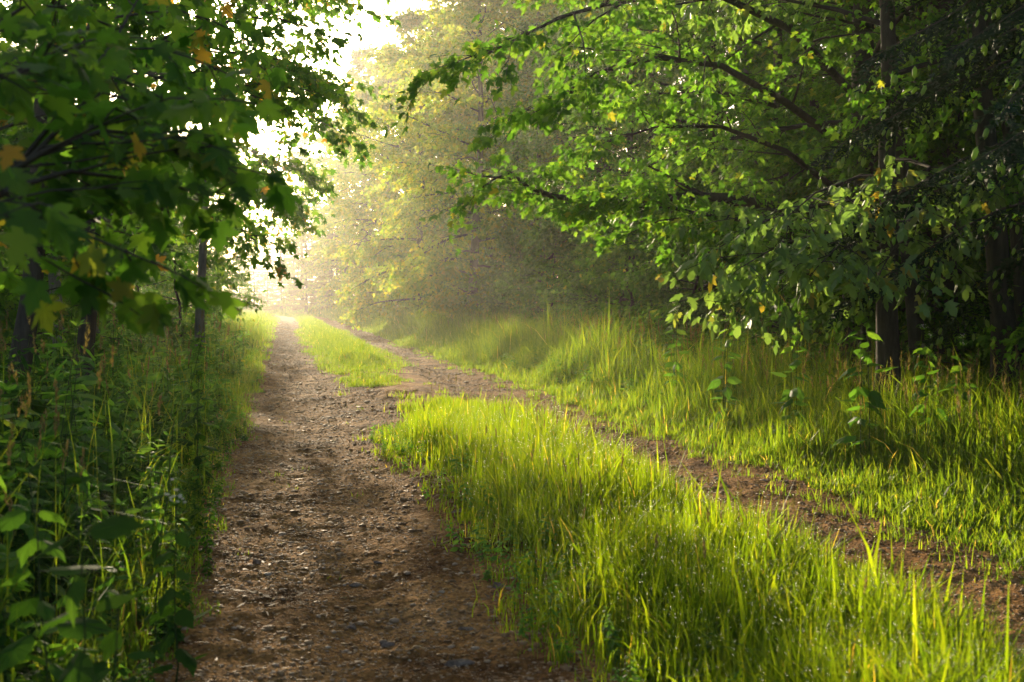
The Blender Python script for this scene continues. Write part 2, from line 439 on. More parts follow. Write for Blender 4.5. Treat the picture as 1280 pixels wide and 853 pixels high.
S = np.stack([rng.uniform(.7, 1.5, n), rng.uniform(.7, 1.5, n), rng.uniform(.3, .65, n)], -1) * r[:, None]
V = v0[None] * S[:, None] * rng.uniform(.82, 1.15, (n, len(v0), 1))
a = rng.random(n) * 2 * PI; ca, sa = np.cos(a)[:, None], np.sin(a)[:, None]
V = np.stack([V[..., 0] * ca - V[..., 1] * sa, V[..., 0] * sa + V[..., 1] * ca, V[..., 2]], -1)
V += np.stack([x, y, track_z(x, y) + r * .12], -1)[:, None]
mb.add(V.reshape(-1, 3), f0[None] + (np.arange(n) * len(v0))[:, None, None])
db = MB(); rd = rng.uniform(.0022, .0042, len(DEW))
V = ICO2[0][None] * rd[:, None, None] + DEW[:, None]
db.add(V.reshape(-1, 3), ICO2[1][None] + (np.arange(len(DEW)) * len(ICO2[0]))[:, None, None])
tag(db.build('dew', M['dew'], smooth=True), kind='stuff')
tag(mb.build('gravel', M['stone'], smooth=True), kind='stuff')

F_PX, CAM_Z, HOR = 1422.0, 1.4, 378.0
def px_ground(px, py):
    d = CAM_Z * F_PX / (py - HOR)
    return (px - 640) / F_PX * d, d
stones = [(622, 731, .045, (1, .75, .7), 'rounded grey stone at the foot of the median grass edge'),
          (572, 825, .055, (1.3, .6, .45), 'long flat pale stone nearest the lens on the dirt track'),
          (582, 777, .042, (1.4, .6, .4), 'flat sliver of grey stone in the rut behind the long pale one'),
          (482, 793, .035, (1.1, .8, .5), 'low dull brown stone sunk in the middle of the rut'),
          (437, 772, .032, (1, .9, .6), 'small squat stone beside the darkest hollow of the rut'),
          (445, 722, .032, (1.5, .6, .4), 'bright wet stone catching the sun in the middle of the rut'),
          (472, 700, .026, (1.2, .7, .5), 'small glinting pebble just beyond the bright wet stone'),
          (319, 703, .034, (1, .8, .9), 'dark upright lump of stone near the nettle bank'),
          (690, 728, .030, (1.1, .8, .6), 'small stone half hidden under overhanging median grass'),
          (571, 643, .040, (1.2, .8, .6), 'mossy stone at the ragged corner of the grass strip')]
for i, (px, py, rr, sc, lab) in enumerate(stones):
    X, Yd = px_ground(px, py)
    v0, f0 = ICO3
    q = np.random.default_rng(50 + i)
    dirs = norm(q.normal(size=(11, 3)))
    V = v0.copy()
    for dd in dirs:                       # knock flats off a ball
        h = V @ dd; lim = q.uniform(.45, .8)
        V = V - np.outer(np.maximum(h - lim, 0) * .95, dd)
    V = V * np.array(sc) * rr * (1 + .03 * q.normal(size=(len(V), 1)) * .5)
    an = q.uniform(-.6, .6); V[:, :2] = V[:, :2] @ np.array([[math.cos(an), math.sin(an)], [-math.sin(an), math.cos(an)]])
    mb = MB(); mb.add(V, f0)
    o = mb.build('stone', M['rock'], smooth=True)
    o.location = (X, Yd, float(track_z(np.array(X), np.array(Yd))) + rr * sc[2] * .2)
    tag(o, lab, 'stone', 'larger stones lying on the track')

# twigs and dead leaf bits on the track
mb = MB()
n = 1400
u, y = strip(n, -.5, 4.0, 3.4, 30, 1.2); x, _ = at(u, y); z = track_z(x, y) + .008
a = rng.random(n) * PI; L = rng.uniform(.01, .05, n); w = rng.uniform(.002, .009, n)
d = np.stack([np.cos(a), np.sin(a), rng.uniform(-.15, .3, n)], -1); s = np.stack([-np.sin(a), np.cos(a), rng.uniform(-.3, .3, n)], -1)
c = np.stack([x, y, z], -1)
V = np.stack([c - d * L[:, None], c + s * w[:, None], c + d * L[:, None], c - s * w[:, None]], 1)
mb.add(V.reshape(-1, 3), np.arange(n)[:, None, None] * 4 + np.array([[0, 1, 2], [0, 2, 3]])[None])
M['litter'] = leaf_mat('leaf_litter', [(0, (.06, .035, .02)), (.7, (.14, .08, .04)), (1, (.22, .15, .07))], 1.2, .2)
tag(mb.build('leaf_litter', M['litter']), kind='stuff')

# ------------------------------------------------------------------ leaf shapes
def mirror_outline(pts):
    L = [(0, 0)] + pts + [(-a, b) for a, b in reversed(pts[:-1])]
    return L
def leaf_shape(half, centre=.35, droop=.3, fold=.25):
    o = np.array(mirror_outline(half), float)
    v = np.concatenate([[[0, centre]], o])
    z = -droop * (v[:, 1] - .25) ** 2 * np.sign(v[:, 1] - .25) - fold * np.abs(v[:, 0]) ** 1.5
    n = len(o); f = [(0, 1 + i, 1 + (i + 1) % n) for i in range(n)]
    return np.column_stack([v, z]), np.array(f)
MAPLE = leaf_shape([(.05, -.06), (.22, -.10), (.44, -.04), (.38, .08), (.27, .15), (.44, .17), (.50, .26), (.66, .40), (.58, .47), (.45, .47), (.40, .53), (.21, .47), (.25, .66), (.31, .72), (.17, .78), (.12, .88), (0, 1.05)], .3, .35, .3)
MAPLE_S = leaf_shape([(.38, -.03), (.27, .15), (.62, .42), (.22, .47), (.22, .75), (0, 1)], .3, .35, .25)
OVATE = leaf_shape([(.16, .03), (.27, .16), (.25, .22), (.33, .36), (.29, .42), (.30, .56), (.23, .62), (.20, .76), (.13, .8), (0, 1.05)], .4, .55, .55)
DROOPY = leaf_shape([(.30, .02), (.24, .18), (.50, .45), (.22, .5), (.24, .78), (0, 1.05)], .3, .75, .75)
RHOMB = (np.array([[0, 0, 0], [.36, .42, -.08], [0, 1, -.12], [-.36, .42, -.08]]), np.array([[0, 1, 2], [0, 2, 3]]))
LANCE = leaf_shape([(.10, .15), (.15, .45), (.09, .8), (0, 1)], .45, .55, .4)

def put_leaves(mb, shape, P, A, N, S, mat=0):
    """P positions, A axis (towards the tip), N approx. normal, S size"""
    v, f = shape
    A = norm(A); Xd = norm(np.cross(A, N)); Nn = np.cross(Xd, A)
    cz = rng.uniform(-.2, 2.3, len(P))[:, None, None]; cw = rng.uniform(.72, 1.1, len(P))[:, None, None]   # every leaf curls its own way
    V = P[:, None] + S[:, None, None] * (v[None, :, 0:1] * cw * Xd[:, None] + v[None, :, 1:2] * A[:, None] + v[None, :, 2:3] * cz * Nn[:, None])
    mb.add(V.reshape(-1, 3), f[None] + (np.arange(len(P)) * len(v))[:, None, None], mat)

def tube(mb, pts, r0, r1, sides=6, mat=0, pw=1.0):
    pts = np.asarray(pts, float); n = len(pts)
    d = np.gradient(pts, axis=0); d = norm(d)
    ref = np.where(np.abs(d[:, 2:3]) > .9, np.array([[1., 0, 0]]), np.array([[0, 0, 1.]]))
    a = norm(np.cross(d, ref)); b = np.cross(d, a)
    t = np.linspace(0, 1, n); r = r0 + (r1 - r0) * t ** pw if np.isscalar(r0) else r0
    ph = np.arange(sides) / sides * 2 * PI
    V = pts[:, None] + r[:, None, None] * (np.cos(ph)[None, :, None] * a[:, None] + np.sin(ph)[None, :, None] * b[:, None])
    F = []
    for i in range(n - 1):
        for k in range(sides):
            p, q = i * sides + k, i * sides + (k + 1) % sides
            F += [(p, q, q + sides), (p, q + sides, p + sides)]
    e = (n - 1) * sides
    F += [(e, e + k, e + k + 1) for k in range(1, sides - 1)]
    mb.add(V.reshape(-1, 3), F, mat)

# ------------------------------------------------------------------ trees
class Tree:
    def __init__(self, seed, leaf, shape, leaf_mat_, wood_mat, twig_tubes=True):
        self.q = np.random.default_rng(seed); self.wood = MB(); self.P = []; self.A = []; self.leaf = leaf
        self.shape = shape; self.lm = leaf_mat_; self.wm = wood_mat; self.tw = twig_tubes; self.jit = 1.0
    def trunk(self, H, r, lean=(0, 0), wob=.15, sides=10):
        q = self.q; n = 14; t = np.linspace(0, 1, n)
        off = np.cumsum(q.normal(0, wob, (n, 2)), 0) / 3; off -= off[0]
        p = np.column_stack([off[:, 0] + lean[0] * H * t, off[:, 1] + lean[1] * H * t, H * t - .25 * (t == 0)])
        rad = r * (1 - .85 * t) + r * .55 * np.exp(-t * H / .45)
        tube(self.wood, p, rad, None, sides)
        self.tp, self.tr, self.H = p, rad, H
        return p
    def tpoint(self, h):
        t = np.clip(h / self.H, 0, 1) * (len(self.tp) - 1); i = min(int(t), len(self.tp) - 2); f = t - i
        return self.tp[i] * (1 - f) + self.tp[i + 1] * f, self.tr[i] * (1 - f) + self.tr[i + 1] * f
    def limb(self, p0, d, L, r, sag=.0, nsub=8, subl=.45, ntwig=5, twigl=.5, nleaf=7, start=.2, path=None, up=.0):
        q = self.q
        if path is None:
            n = 9; pts = [np.array(p0, float)]; d = norm(np.array(d, float))
            for i in range(n - 1):
                d = norm(d + q.normal(0, .09, 3) + np.array([0, 0, -sag + up * i / n]) * .2)
                pts.append(pts[-1] + d * L / (n - 1))
            pts = np.array(pts)
        else:
            pts = np.array(path, float); L = np.linalg.norm(np.diff(pts, axis=0), axis=1).sum(); n = len(pts)
        tube(self.wood, pts, r, r * .18, 6 if r > .02 else 4)
        D = norm(np.gradient(pts, axis=0))
        for k in range(nsub):
            t = start + (1 - start) * (k + q.random()) / nsub
            i = min(int(t * (n - 1)), n - 2); f = t * (n - 1) - i
            p = pts[i] * (1 - f) + pts[i + 1] * f; di = D[i]
            side = norm(np.cross(di, [0, 0, 1])) * (1 if k % 2 else -1)
            dd = norm(di * q.uniform(.5, 1.0) + side * q.uniform(.5, 1.1) + np.array([0, 0, q.normal(.05, .22)]))
            self.sub(p, dd, max(subl * L * (1.15 - .7 * t) * q.uniform(.6, 1.2), .25), r * .35 * (1.1 - .6 * t), ntwig, twigl, nleaf, sag)
        self.twig(pts[-1], D[-1], twigl, nleaf)
        return pts
    def sub(self, p0, d, L, r, ntwig, twigl, nleaf, sag=0):
        q = self.q; n = 5; pts = [p0]
        for i in range(n - 1):
            d = norm(d + q.normal(0, .12, 3) + np.array([0, 0, -.05 - sag * .12])); pts.append(pts[-1] + d * L / (n - 1))
        pts = np.array(pts); tube(self.wood, pts, max(r, .004), .002, 4)
        D = norm(np.gradient(pts, axis=0))
        for k in range(ntwig):
            t = .15 + .85 * (k + q.random()) / ntwig
            i = min(int(t * (n - 1)), n - 2); f = t * (n - 1) - i
            p = pts[i] * (1 - f) + pts[i + 1] * f
            side = norm(np.cross(D[i], [0, 0, 1])) * (1 if q.random() < .5 else -1)
            dd = norm(D[i] * q.uniform(.4, 1) + side * q.uniform(.3, 1) + np.array([0, 0, q.normal(0, .3)]))
            self.twig(p, dd, twigl * q.uniform(.5, 1.2), nleaf)
        self.twig(pts[-1], D[-1], twigl * .7, nleaf)
    def twig(self, p, d, L, nleaf):
        q = self.q
        e = p + d * L + np.array([0, 0, -.12 * L])
        if self.tw: tube(self.wood, [p, (p + e) / 2 + [0, 0, .03 * L], e], .0035, .0012, 3)
        k = max(1, int(nleaf * q.uniform(.6, 1.3)))
        t = q.uniform(.1, 1.05, k)[:, None]
        self.P.append(p + (e - p) * t + q.normal(0, (self.leaf * .25 + .06 * L) * self.jit, (k, 3)) * [1.3, 1.3, .6])
        side = np.cross(d, [0, 0, 1.]); side = side / max(np.linalg.norm(side), 1e-6)
        sg = q.choice([-1, 1], k)[:, None]
        self.A.append(d * .6 + side * sg * q.uniform(.2, 1.1, (k, 1)) + np.column_stack([q.normal(0, .25, k), q.normal(0, .25, k), q.normal(-.55, .35, k)]))
    def finish(self, name, loc, label, cat='tree', group=None, rz=0, s=1.0, size_var=(.6, 1.2), tiltv=.7, crown_name='crown', limit=None):
        q = self.q
        P = np.concatenate(self.P); A = np.concatenate(self.A)
        if limit is not None:
            k = limit(P); P, A = P[k], A[k]
        N = np.column_stack([q.normal(0, tiltv, len(P)), q.normal(0, tiltv, len(P)), np.ones(len(P))])
        mb = MB(); put_leaves(mb, self.shape, P, A, N, self.leaf * q.uniform(*size_var, len(P)))
        root = empty(name, loc, rz, s)
        self.wood.build('trunk', self.wm, root, True)
        mb.build(crown_name, self.lm, root)
        tag(root, label, cat, group)
        self.n = len(P)
        return root

def profile_tree(seed, H, r, h0, cr, nl, leaf, shape, lmat, wmat, nsub=8, ntwig=5, nleaf=6, twigl=.5, lean=(0, 0), tw=True, sag=.3, peak=.35, wob=.15, az_bias=None, rise=.15, skip=None, jit=1.0):
    T = Tree(seed, leaf, shape, lmat, wmat, tw); T.jit = jit; T.trunk(H, r, lean, wob); q = T.q
    for k in range(nl):
        h = h0 + (H * .97 - h0) * (k + q.random() * .9) / nl
        t = (h - h0) / (H - h0)
        Lw = cr * (np.clip(.55 + t / peak * .45, 0, 1) if t < peak else np.clip(1 - ((t - peak) / (1 - peak)) ** 1.6, .12, 1)) * q.uniform(.7, 1.15)
        az = k * 2.4 + q.normal(0, .4)
        if skip and skip(h, az): continue
        p, rr = T.tpoint(h)
        el = rise + .9 * t ** 2
        d = np.array([math.cos(az) * math.cos(el), math.sin(az) * math.cos(el), math.sin(el)])
        T.limb(p, d, Lw, min(rr * .45, .016 * Lw + .012), sag * (1 - t), nsub, .42, ntwig, twigl, nleaf)
    return T

def spruce(seed, H, r, h0, cr, nwh, lmat, wmat, shoots=False, needle_len=.03, dens=1.0, droop=.55, strip_w=.03, hmax=None):
    """conifer: whorls of drooping boughs with hanging sprays of needles"""
    T = Tree(seed, .1, RHOMB, lmat, wmat); T.trunk(H, r, (0, 0), .05); q = T.q
    mbn, mbs = MB(), MB()
    PA, DA, LA = [], [], []
    for k in range(nwh):
        h = h0 + (H * .98 - h0) * (k / nwh) ** 1.0
        if hmax and h > hmax: break
        t = (h - h0) / (H - h0)
        for j in range(5):
            az = k * 1.1 + j * 2 * PI / 5 + q.normal(0, .2); L = cr * (1 - t) ** .85 * q.uniform(.75, 1.1) + .25
            p, rr = T.tpoint(h + q.normal(0, .12))
            d = np.array([math.cos(az), math.sin(az), .12]); pts = [p]; n = 7
            for i in range(n - 1):
                d = norm(d + [0, 0, -droop * .22 + (.2 if i > 3 else 0)] + q.normal(0, .04, 3)); pts.append(pts[-1] + d * L / (n - 1))
            pts = np.array(pts); tube(T.wood, pts, .0055 * L + .004, .002, 5); D = norm(np.gradient(pts, axis=0))
            m = int(L * 14 * dens)
            for s in range(m):
                tt = .12 + .88 * (s + q.random()) / m; i = min(int(tt * (n - 1)), n - 2); f = tt * (n - 1) - i
                pp = pts[i] * (1 - f) + pts[i + 1] * f
                side = norm(np.cross(D[i], [0, 0, 1])) * (1 if s % 2 else -1)
                dd = norm(D[i] * .7 + side * q.uniform(.4, 1) + np.array([0, 0, -q.uniform(.1, .9)]))
                PA.append(pp); DA.append(dd); LA.append(q.uniform(.14, .42) * (1.15 - .5 * tt) * min(1, .4 + L / 2))
    P = np.array(PA); D = np.array(DA); L = np.array(LA)
    # each spray: rows of short needle strips either side of its stem
    ns = 9
    for k in range(ns):
        t = (k + .5) / ns
        c = P + D * (L * t)[:, None] + np.array([0, 0, -1.]) * (L * .25 * t * t)[:, None]
        for sg in (-1, 1):
            sd = norm(np.cross(D, q.normal(0, 1, (len(P), 3)) * .6 + [0, 0, 1.])) * sg
            ax = norm(sd + D * .7 + q.normal(0, .15, D.shape))
            ln = needle_len * (1.15 - .5 * t) * q.uniform(.7, 1.3, len(P))
            w = (L / ns * .5)[:, None] * strip_w / .03
            V = np.stack([c - D * w, c + D * w, c + ax * ln[:, None]], 1)
            mbn.add(V.reshape(-1, 3), np.arange(len(P) * 3).reshape(-1, 3), 0)
    if shoots:
        v0, f0 = ICO1
        pick = np.where(q.random(len(P)) < shoots)[0]
        tip = P[pick] + D[pick] * L[pick][:, None] + np.array([0, 0, -.25]) * L[pick][:, None]
        ax = norm(D[pick] * .4 + [0, 0, -1.0] + q.normal(0, .2, (len(pick), 3)))
        x1 = norm(np.cross(ax, [1., .2, 0])); y1 = np.cross(ax, x1)
        ln = q.uniform(.028, .05, len(pick))[:, None, None]
        V = tip[:, None] + ln * (v0[None, :, 2:3] * ax[:, None] + .42 * v0[None, :, 0:1] * x1[:, None] + .42 * v0[None, :, 1:2] * y1[:, None]) + ax[:, None] * ln * .6
        mbs.add(V.reshape(-1, 3), f0[None] + (np.arange(len(pick)) * len(v0))[:, None, None])
    return T, mbn, (mbs if shoots else None)

def finish_spruce(res, name, loc, label, lmat, group=None, rz=0, s=1.0):
    T, mbn, mbs = res
    root = empty(name, loc, rz, s)
    T.wood.build('trunk', T.wm, root, True); c = mbn.build('crown', lmat, root)
    if mbs: mbs.build('new_shoot_foliage', M['shoot'], root, True)
    tag(root, label, 'tree', group); return root

def place(u, y): 
    x = float(u + bend(y)); return (x, float(y), float(gz(np.array(x), np.array(float(y)))))
def px_at(px, y):
    x = (px - 640) / F_PX * y
    return (x, y, float(gz(np.array(x), np.array(float(y)))))

TALL_G = 'broadleaf trees lining the track and filling the wood'
# ---- prototypes (their first use is their first place)
P_EDGE = [profile_tree(101 + k, 10.5, .13, .7, 3.3, 32, .092, MAPLE_S, M['beech'], M['bark'], 9, 5, 13, .55, lean=(.03, .02)) for k in range(3)]
P_TALL = [profile_tree(201 + k, 20, .24, 1.2, 4.6, 34, .21, RHOMB, M['lime'], M['bark'], 9, 5, 16, .75, tw=False, jit=.3, sag=.5) for k in range(3)]
P_POLE = [profile_tree(301 + k, 16, .13, 6.5, 2.6, 16, .2, RHOMB, M['beech'], M['bark_grey'] if k == 0 else M['bark'], 8, 5, 6, .7, tw=False, lean=(.02 * k - .03, 0)) for k in range(2)]
P_BUSH = [profile_tree(401 + k, 2.8 + k * .6, .035, .12, 1.6, 24, .10, MAPLE_S if k else OVATE, M['beech'], M['bark'], 7, 4, 8, .4, wob=.12) for k in range(3)]

ORD = ['first', 'second', 'third', 'fourth', 'fifth', 'sixth', 'seventh', 'eighth', 'ninth', 'tenth', 'eleventh', 'twelfth', 'thirteenth', 'fourteenth', 'fifteenth', 'sixteenth', 'seventeenth', 'eighteenth', 'nineteenth', 'twentieth', 'twenty-first', 'twenty-second', 'twenty-third', 'twenty-fourth', 'twenty-fifth']
protos = {}
def put(kind, T, name, loc, label, cat, group, rz, s):
    key = (kind, id(T))
    if key not in protos:
        protos[key] = T.finish(name, loc, label, cat, group, rz, s)
        return protos[key]
    o = copy_thing(protos[key], loc, rz, s); o.name = name
    tag(o, label, cat, group); return o
rg = random.Random(4)

# right-hand wood: edge row behind the tall grass
edge = [(8.6, 10.2), (8.3, 14.2), (8.2, 18.5), (8.5, 22.5), (8.2, 27), (8.6, 32), (8.3, 37.5), (8.6, 44), (11.5, 17), (12, 22), (11.6, 26.5), (12, 32), (14.5, 19), (15, 25), (15, 31), (12.3, 37.5)]
edge.sort(key=lambda b: b[1])
for i, (u, y) in enumerate(edge):
    put('edge', P_EDGE[i % 3], 'broadleaf_tree', place(u + rg.uniform(-.3, .3), y), f'low branching tree behind the tall grass verge, {ORD[i]} from the near end', 'tree', 'leafy trees in a row behind the tall grass verge', rg.uniform(0, 6.28), rg.uniform(.9, 1.1))
tall = [(10.2, 50, 1.0), (12, 57, 1.0), (12, 68, 1.0), (7.0, 77, .95), (11.5, 80, 1.05), (6.3, 87, 1.05), (10.5, 97, 1.1), (5.9, 104, 1.05), (6.2, 116, 1.0), (6.2, 130, 1.05)]
for i, (u, y, sc_) in enumerate(tall):
    put('tall', P_TALL[i % 3], 'tall_tree', place(u, y), f'tall hazy gold-lit tree beside the far verge, {ORD[i]} of its row towards the bend', 'tree', 'tall hazy trees lining the far verge', rg.uniform(0, 6.28), sc_)
P_LIME = [profile_tree(251 + k, 14, .19, .9, 4.3, 46, .135, MAPLE_S, M['lime'], M['bark'], 10, 5, 13, .7, tw=False, sag=.5, lean=(-.015, 0)) for k in range(2)]
for i, (u, y, sc_, lab) in enumerate([(6.6, 39, .95, 'sunlit yellow-green tree leaning from the verge towards the track, nearest of three'), (6.3, 52, 1.05, 'sunlit yellow-green tree on the verge, middle one of three leaning to the track'), (6.0, 68, 1.1, 'sunlit golden tree on the verge, farthest of three leaning to the track'), (9.6, 46, 1.1, 'yellow-green tree filling the gap behind the sunlit verge trees'), (9.0, 62, 1.2, 'golden green tree just behind the farthest sunlit verge tree')]):
    put('limetree', P_LIME[i % 2], 'broadleaf_tree', place(u, y), lab, 'tree', 'sunlit trees leaning over the far verge', rg.uniform(0, 6.28), sc_)
k = 0
for (u, y) in [(12.3, 43), (16, 36), (17.5, 15), (14, 50), (14.5, 62), (15, 76), (14, 92), (20, 17), (21, 25), (21, 34), (22, 46), (22, 60), (23, 80), (27, 22), (28, 32), (29, 45), (30, 62), (13, 108), (13, 125)]:
    put('tall', P_TALL[k % 3], 'tall_tree', place(u + rg.uniform(-1, 1), y + rg.uniform(-1, 1)), 'tall tree crowded in the shade deep behind the tall grass verge', 'tree', 'tall trees deep in the wood behind the verge', rg.uniform(0, 6.28), rg.uniform(.8, 1.1)); k += 1
poles = [(9.3, 11.0), (10.0, 13.1), (9.6, 16.2), (10.6, 12.2), (10.4, 18.9), (9.4, 20.5), (11.1, 15.3), (10.2, 24.5), (9.6, 29.5), (12.6, 13.7), (13.4, 15.6), (13.1, 19.4)]
poles.sort(key=lambda b: b[1])
for i, (u, y) in enumerate(poles):
    put('pole', P_POLE[i % 2], 'slender_tree', place(u, y), f'slender bare-stemmed tree in the shade behind the verge, {ORD[i]} counting away from the spruce', 'tree', 'slender trunks in the shade behind the verge', rg.uniform(0, 6.28), rg.uniform(.8, 1.05))
bushes = [(9.0, 10.2), (10.2, 12), (9.8, 15.5), (10.4, 19.0), (9.6, 23), (11.5, 18), (13.0, 20.5), (11, 31), (9.5, 27.5), (7.6, 13.2), (7.5, 16.6), (7.3, 20.4), (7.4, 24.6), (7.2, 29.5), (7.3, 35), (7.0, 41), (7.2, 48), (7.0, 56), (6.9, 66), (10.5, 21), (10.8, 27), (12.5, 16.5), (12, 24), (14, 31)]
bushes.sort(key=lambda b: b[1])
for i, (u, y) in enumerate(bushes):
    put('bush', P_BUSH[i % 3], 'leafy_bush', place(u, y), f'leafy bush rising behind the tall grass verge, {ORD[i]} from the near end', 'bush', 'bushes along the back of the tall grass verge', rg.uniform(0, 6.28), rg.uniform(.75, 1.05))

# the spreading maple with the long level bough
T = Tree(777, .088, MAPLE_S, M['beech'], M['bark'])
T.trunk(12, .19, (.04, .03), .12); q = T.q
LOCM = np.array(px_at(1068, 14.0))
def P3(px, py, y): return np.array([(px - 640) / F_PX * y, y, CAM_Z + (HOR - py) / F_PX * y]) - LOCM
T.limb(None, None, 0, .085, .1, 16, .34, 6, .45, 14, .2, path=[P3(1066, 285, 14), P3(1010, 262, 13.8), P3(960, 258, 13.6), P3(905, 248, 13.4), P3(860, 246, 13.2), P3(800, 252, 13), P3(740, 252, 12.8), P3(690, 246, 12.6), P3(660, 235, 12.4), P3(635, 215, 12.2)])
T.limb(None, None, 0, .05, .1, 12, .34, 6, .45, 13, .2, path=[P3(1060, 300, 14), P3(985, 282, 13.2), P3(930, 275, 12.6), P3(870, 268, 12.2), P3(830, 258, 12), P3(800, 240, 11.7)])
T.limb(None, None, 0, .05, .1, 14, .34, 6, .45, 14, .15, path=[P3(1062, 190, 14), P3(980, 130, 13), P3(900, 85, 12.2), P3(820, 75, 11.6), P3(740, 95, 11), P3(710, 120, 10.9)])
T.limb(None, None, 0, .05, .1, 14, .34, 6, .45, 14, .15, path=[P3(1064, 120, 14), P3(985, 40, 12.6), P3(880, -10, 11.6), P3(790, 0, 10.9), P3(700, 25, 10.4), P3(610, 70, 10.2)])
T.limb(None, None, 0, .04, .3, 12, .36, 6, .45, 14, .15, path=[P3(1060, 250, 14), P3(980, 190, 13.6), P3(900, 160, 13.4), P3(820, 160, 13), P3(740, 185, 12.8)])
for kk in range(16):
    h = 3 + 8.5 * kk / 16; p, rr = T.tpoint(h); az = kk * 2.4
    T.limb(p, (math.cos(az), math.sin(az), .3), 3.6 * (1 - .6 * kk / 16), .04, .3, 8, .42, 5, .5, 12)
T.finish('spreading_maple', tuple(LOCM), 'spreading tree whose long dark level bough reaches out over the tall grass', 'tree')

# drooping large-leaved chestnut boughs
T = Tree(801, .15, DROOPY, M['chestnut'], M['bark'])
T.trunk(9, .11, (-.02, -.02), .1); q = T.q
LOCC = np.array(px_at(1105, 11.0))
def P3(px, py, y): return np.array([(px - 640) / F_PX * y, y, CAM_Z + (HOR - py) / F_PX * y]) - LOCC
for (a, b, c, y2) in [((1100, 250), (1000, 262), (890, 315), 9.2), ((1100, 280), (1020, 295), (925, 335), 8.8), ((1100, 220), (1050, 230), (985, 270), 8.2), ((1102, 300), (1050, 312), (960, 352), 9.0), ((1105, 270), (1080, 290), (1020, 335), 8.4), ((1105, 290), (1130, 300), (1100, 340), 8.6), ((1105, 200), (1160, 210), (1130, 270), 8.6), ((1100, 310), (1040, 335), (880, 362), 9.6)]:
    T.limb(None, None, 0, .022, .5, 9, .34, 3, .22, 4, .25, path=[P3(*a, 11), P3((a[0] + b[0]) / 2, (a[1] + b[1]) / 2 - 4, (11 + y2) / 2 + .5), P3(*b, (11 + y2) / 2), P3((b[0] + c[0]) / 2, (b[1] + c[1]) / 2 - 8, (11 + 2 * y2) / 3), P3(*c, y2)])
for kk in range(10):
    h = 3.5 + 5 * kk / 10; p, rr = T.tpoint(h); az = kk * 2.4
    T.limb(p, (math.cos(az), math.sin(az), .4), 2.2, .03, .3, 6, .42, 4, .4, 5)
T.finish('chestnut_tree', tuple(LOCC), 'young tree with big drooping pale leaves hanging above the tall grass', 'tree', size_var=(.5, .95), tiltv=.45)

# the spruce at the near edge with pale new shoots
sp = spruce(901, 15, .17, 2.1, 2.3, 40, M['needle'], M['bark_spruce'], .42, .05, 2.0, .75, .035, hmax=8)
finish_spruce(sp, 'spruce_tree', px_at(1385, 8.4), 'dark spruce with pale green new shoots hanging over the tall grass', M['needle'], rz=.5)
# leaning dark stems beside the spruce
for i, (px, y, lean, rad, lab) in enumerate([(1262, 11.2, (-.09, .02), .12, 'thick dark leaning trunk just behind the tall grass below the spruce shoots'), (1290, 11.8, (-.16, 0), .07, 'thin dark stem leaning across the thick leaning trunk below the spruce'), (1188, 13.5, (-.05, 0), .12, 'dark twin trunk leaning towards the chestnut, lower half in shade'), (1160, 12.6, (-.12, .0), .09, 'dark bare trunk leaning beside the twin trunk in the shade')]):
    T = profile_tree(820 + i, 13, rad, 5.5, 2.4, 12, .16, RHOMB, M['beech'], M['bark'], 7, 5, 6, .6, lean=lean, tw=False)
    T.finish('leaning_tree', px_at(px, y), lab, 'tree', 'leaning trunks beside the spruce')
# spruces filling the wood behind
sp2 = spruce(911, 19, .2, .8, 3.0, 30, M['needle'], M['bark_spruce'], 0, .12, .9, .5, .06)
proto_sp = None
for i, (u, y) in enumerate([(13.5, 10.5), (16.5, 13), (18, 23), (14, 24.5), (19, 31), (13.5, 33), (-9.5, 58), (-14, 70), (10.2, 47), (11, 74)]):
    loc = place(u, y)
    lab = 'dark spruce standing in the deep shade behind the chestnut and verge' if u > 11.5 and y < 40 else ['', '', '', '', '', '', 'dark spruce beyond the nettle bank in the haze', 'farther dark spruce beyond the nettle bank', 'spruce among the leafy trees midway along the verge', 'hazy spruce among the tall gold-lit trees'][i]
    g = 'dark spruces in the wood'
    if proto_sp is None: proto_sp = finish_spruce(sp2, 'spruce_tree', loc, lab, M['needle'], g)
    else:
        o = copy_thing(proto_sp, loc, rg.uniform(0, 6), rg.uniform(.8, 1.1)); tag(o, lab, 'tree', g)

# far end of the track: pale conifers and broadleaf trees in the haze
lar = spruce(921, 16, .2, .4, 2.6, 30, M['larch'], M['bark_spruce'], 0, .2, .8, .35, .09)
proto_l = None
for i, (px, y, s, lab) in enumerate([(383, 122, .82, 'pale gold conifer closing the view at the far bend'), (422, 116, 1.0, 'hazy conifer close beside the pale gold one'), (352, 136, .75, 'faint conifer low in the haze behind the bend'), (462, 104, 1.05, 'hazy conifer in front of the tall trees before the bend'), (318, 150, .72, 'faintest conifer seen through the glow over the vanishing track'), (402, 140, .95, 'conifer showing between the pale gold one and its hazy neighbour'), (368, 150, .85, 'conifer peeping out behind the pale gold one'), (335, 160, .75, 'conifer between the two faintest ones in the glow'), (300, 165, .75, 'conifer farthest towards the nettle bank in the glow')]):
    if proto_l is None: proto_l = finish_spruce(lar, 'conifer_tree', px_at(px, y), lab, M['larch'], 'pale conifers at the far bend', 0, s)
    else:
        o = copy_thing(proto_l, px_at(px, y), i * 1.3, s); tag(o, lab, 'tree', 'pale conifers at the far bend')
k = 0
for (px, y, s) in [(230, 175, .6), (275, 178, .55), (300, 182, .5), (335, 190, .5), (365, 185, .6), (400, 178, .7), (440, 172, .85), (480, 165, .95), (520, 160, 1.0), (170, 170, .65), (110, 165, .7), (560, 150, 1.0), (40, 160, .7), (600, 140, 1), (-60, 150, .75)]:
    put('tall', P_TALL[k % 3], 'tall_tree', px_at(px, y), 'faint far tree dissolving into the haze beyond the bend', 'tree', 'faint trees beyond the bend', rg.uniform(0, 6), s); k += 1

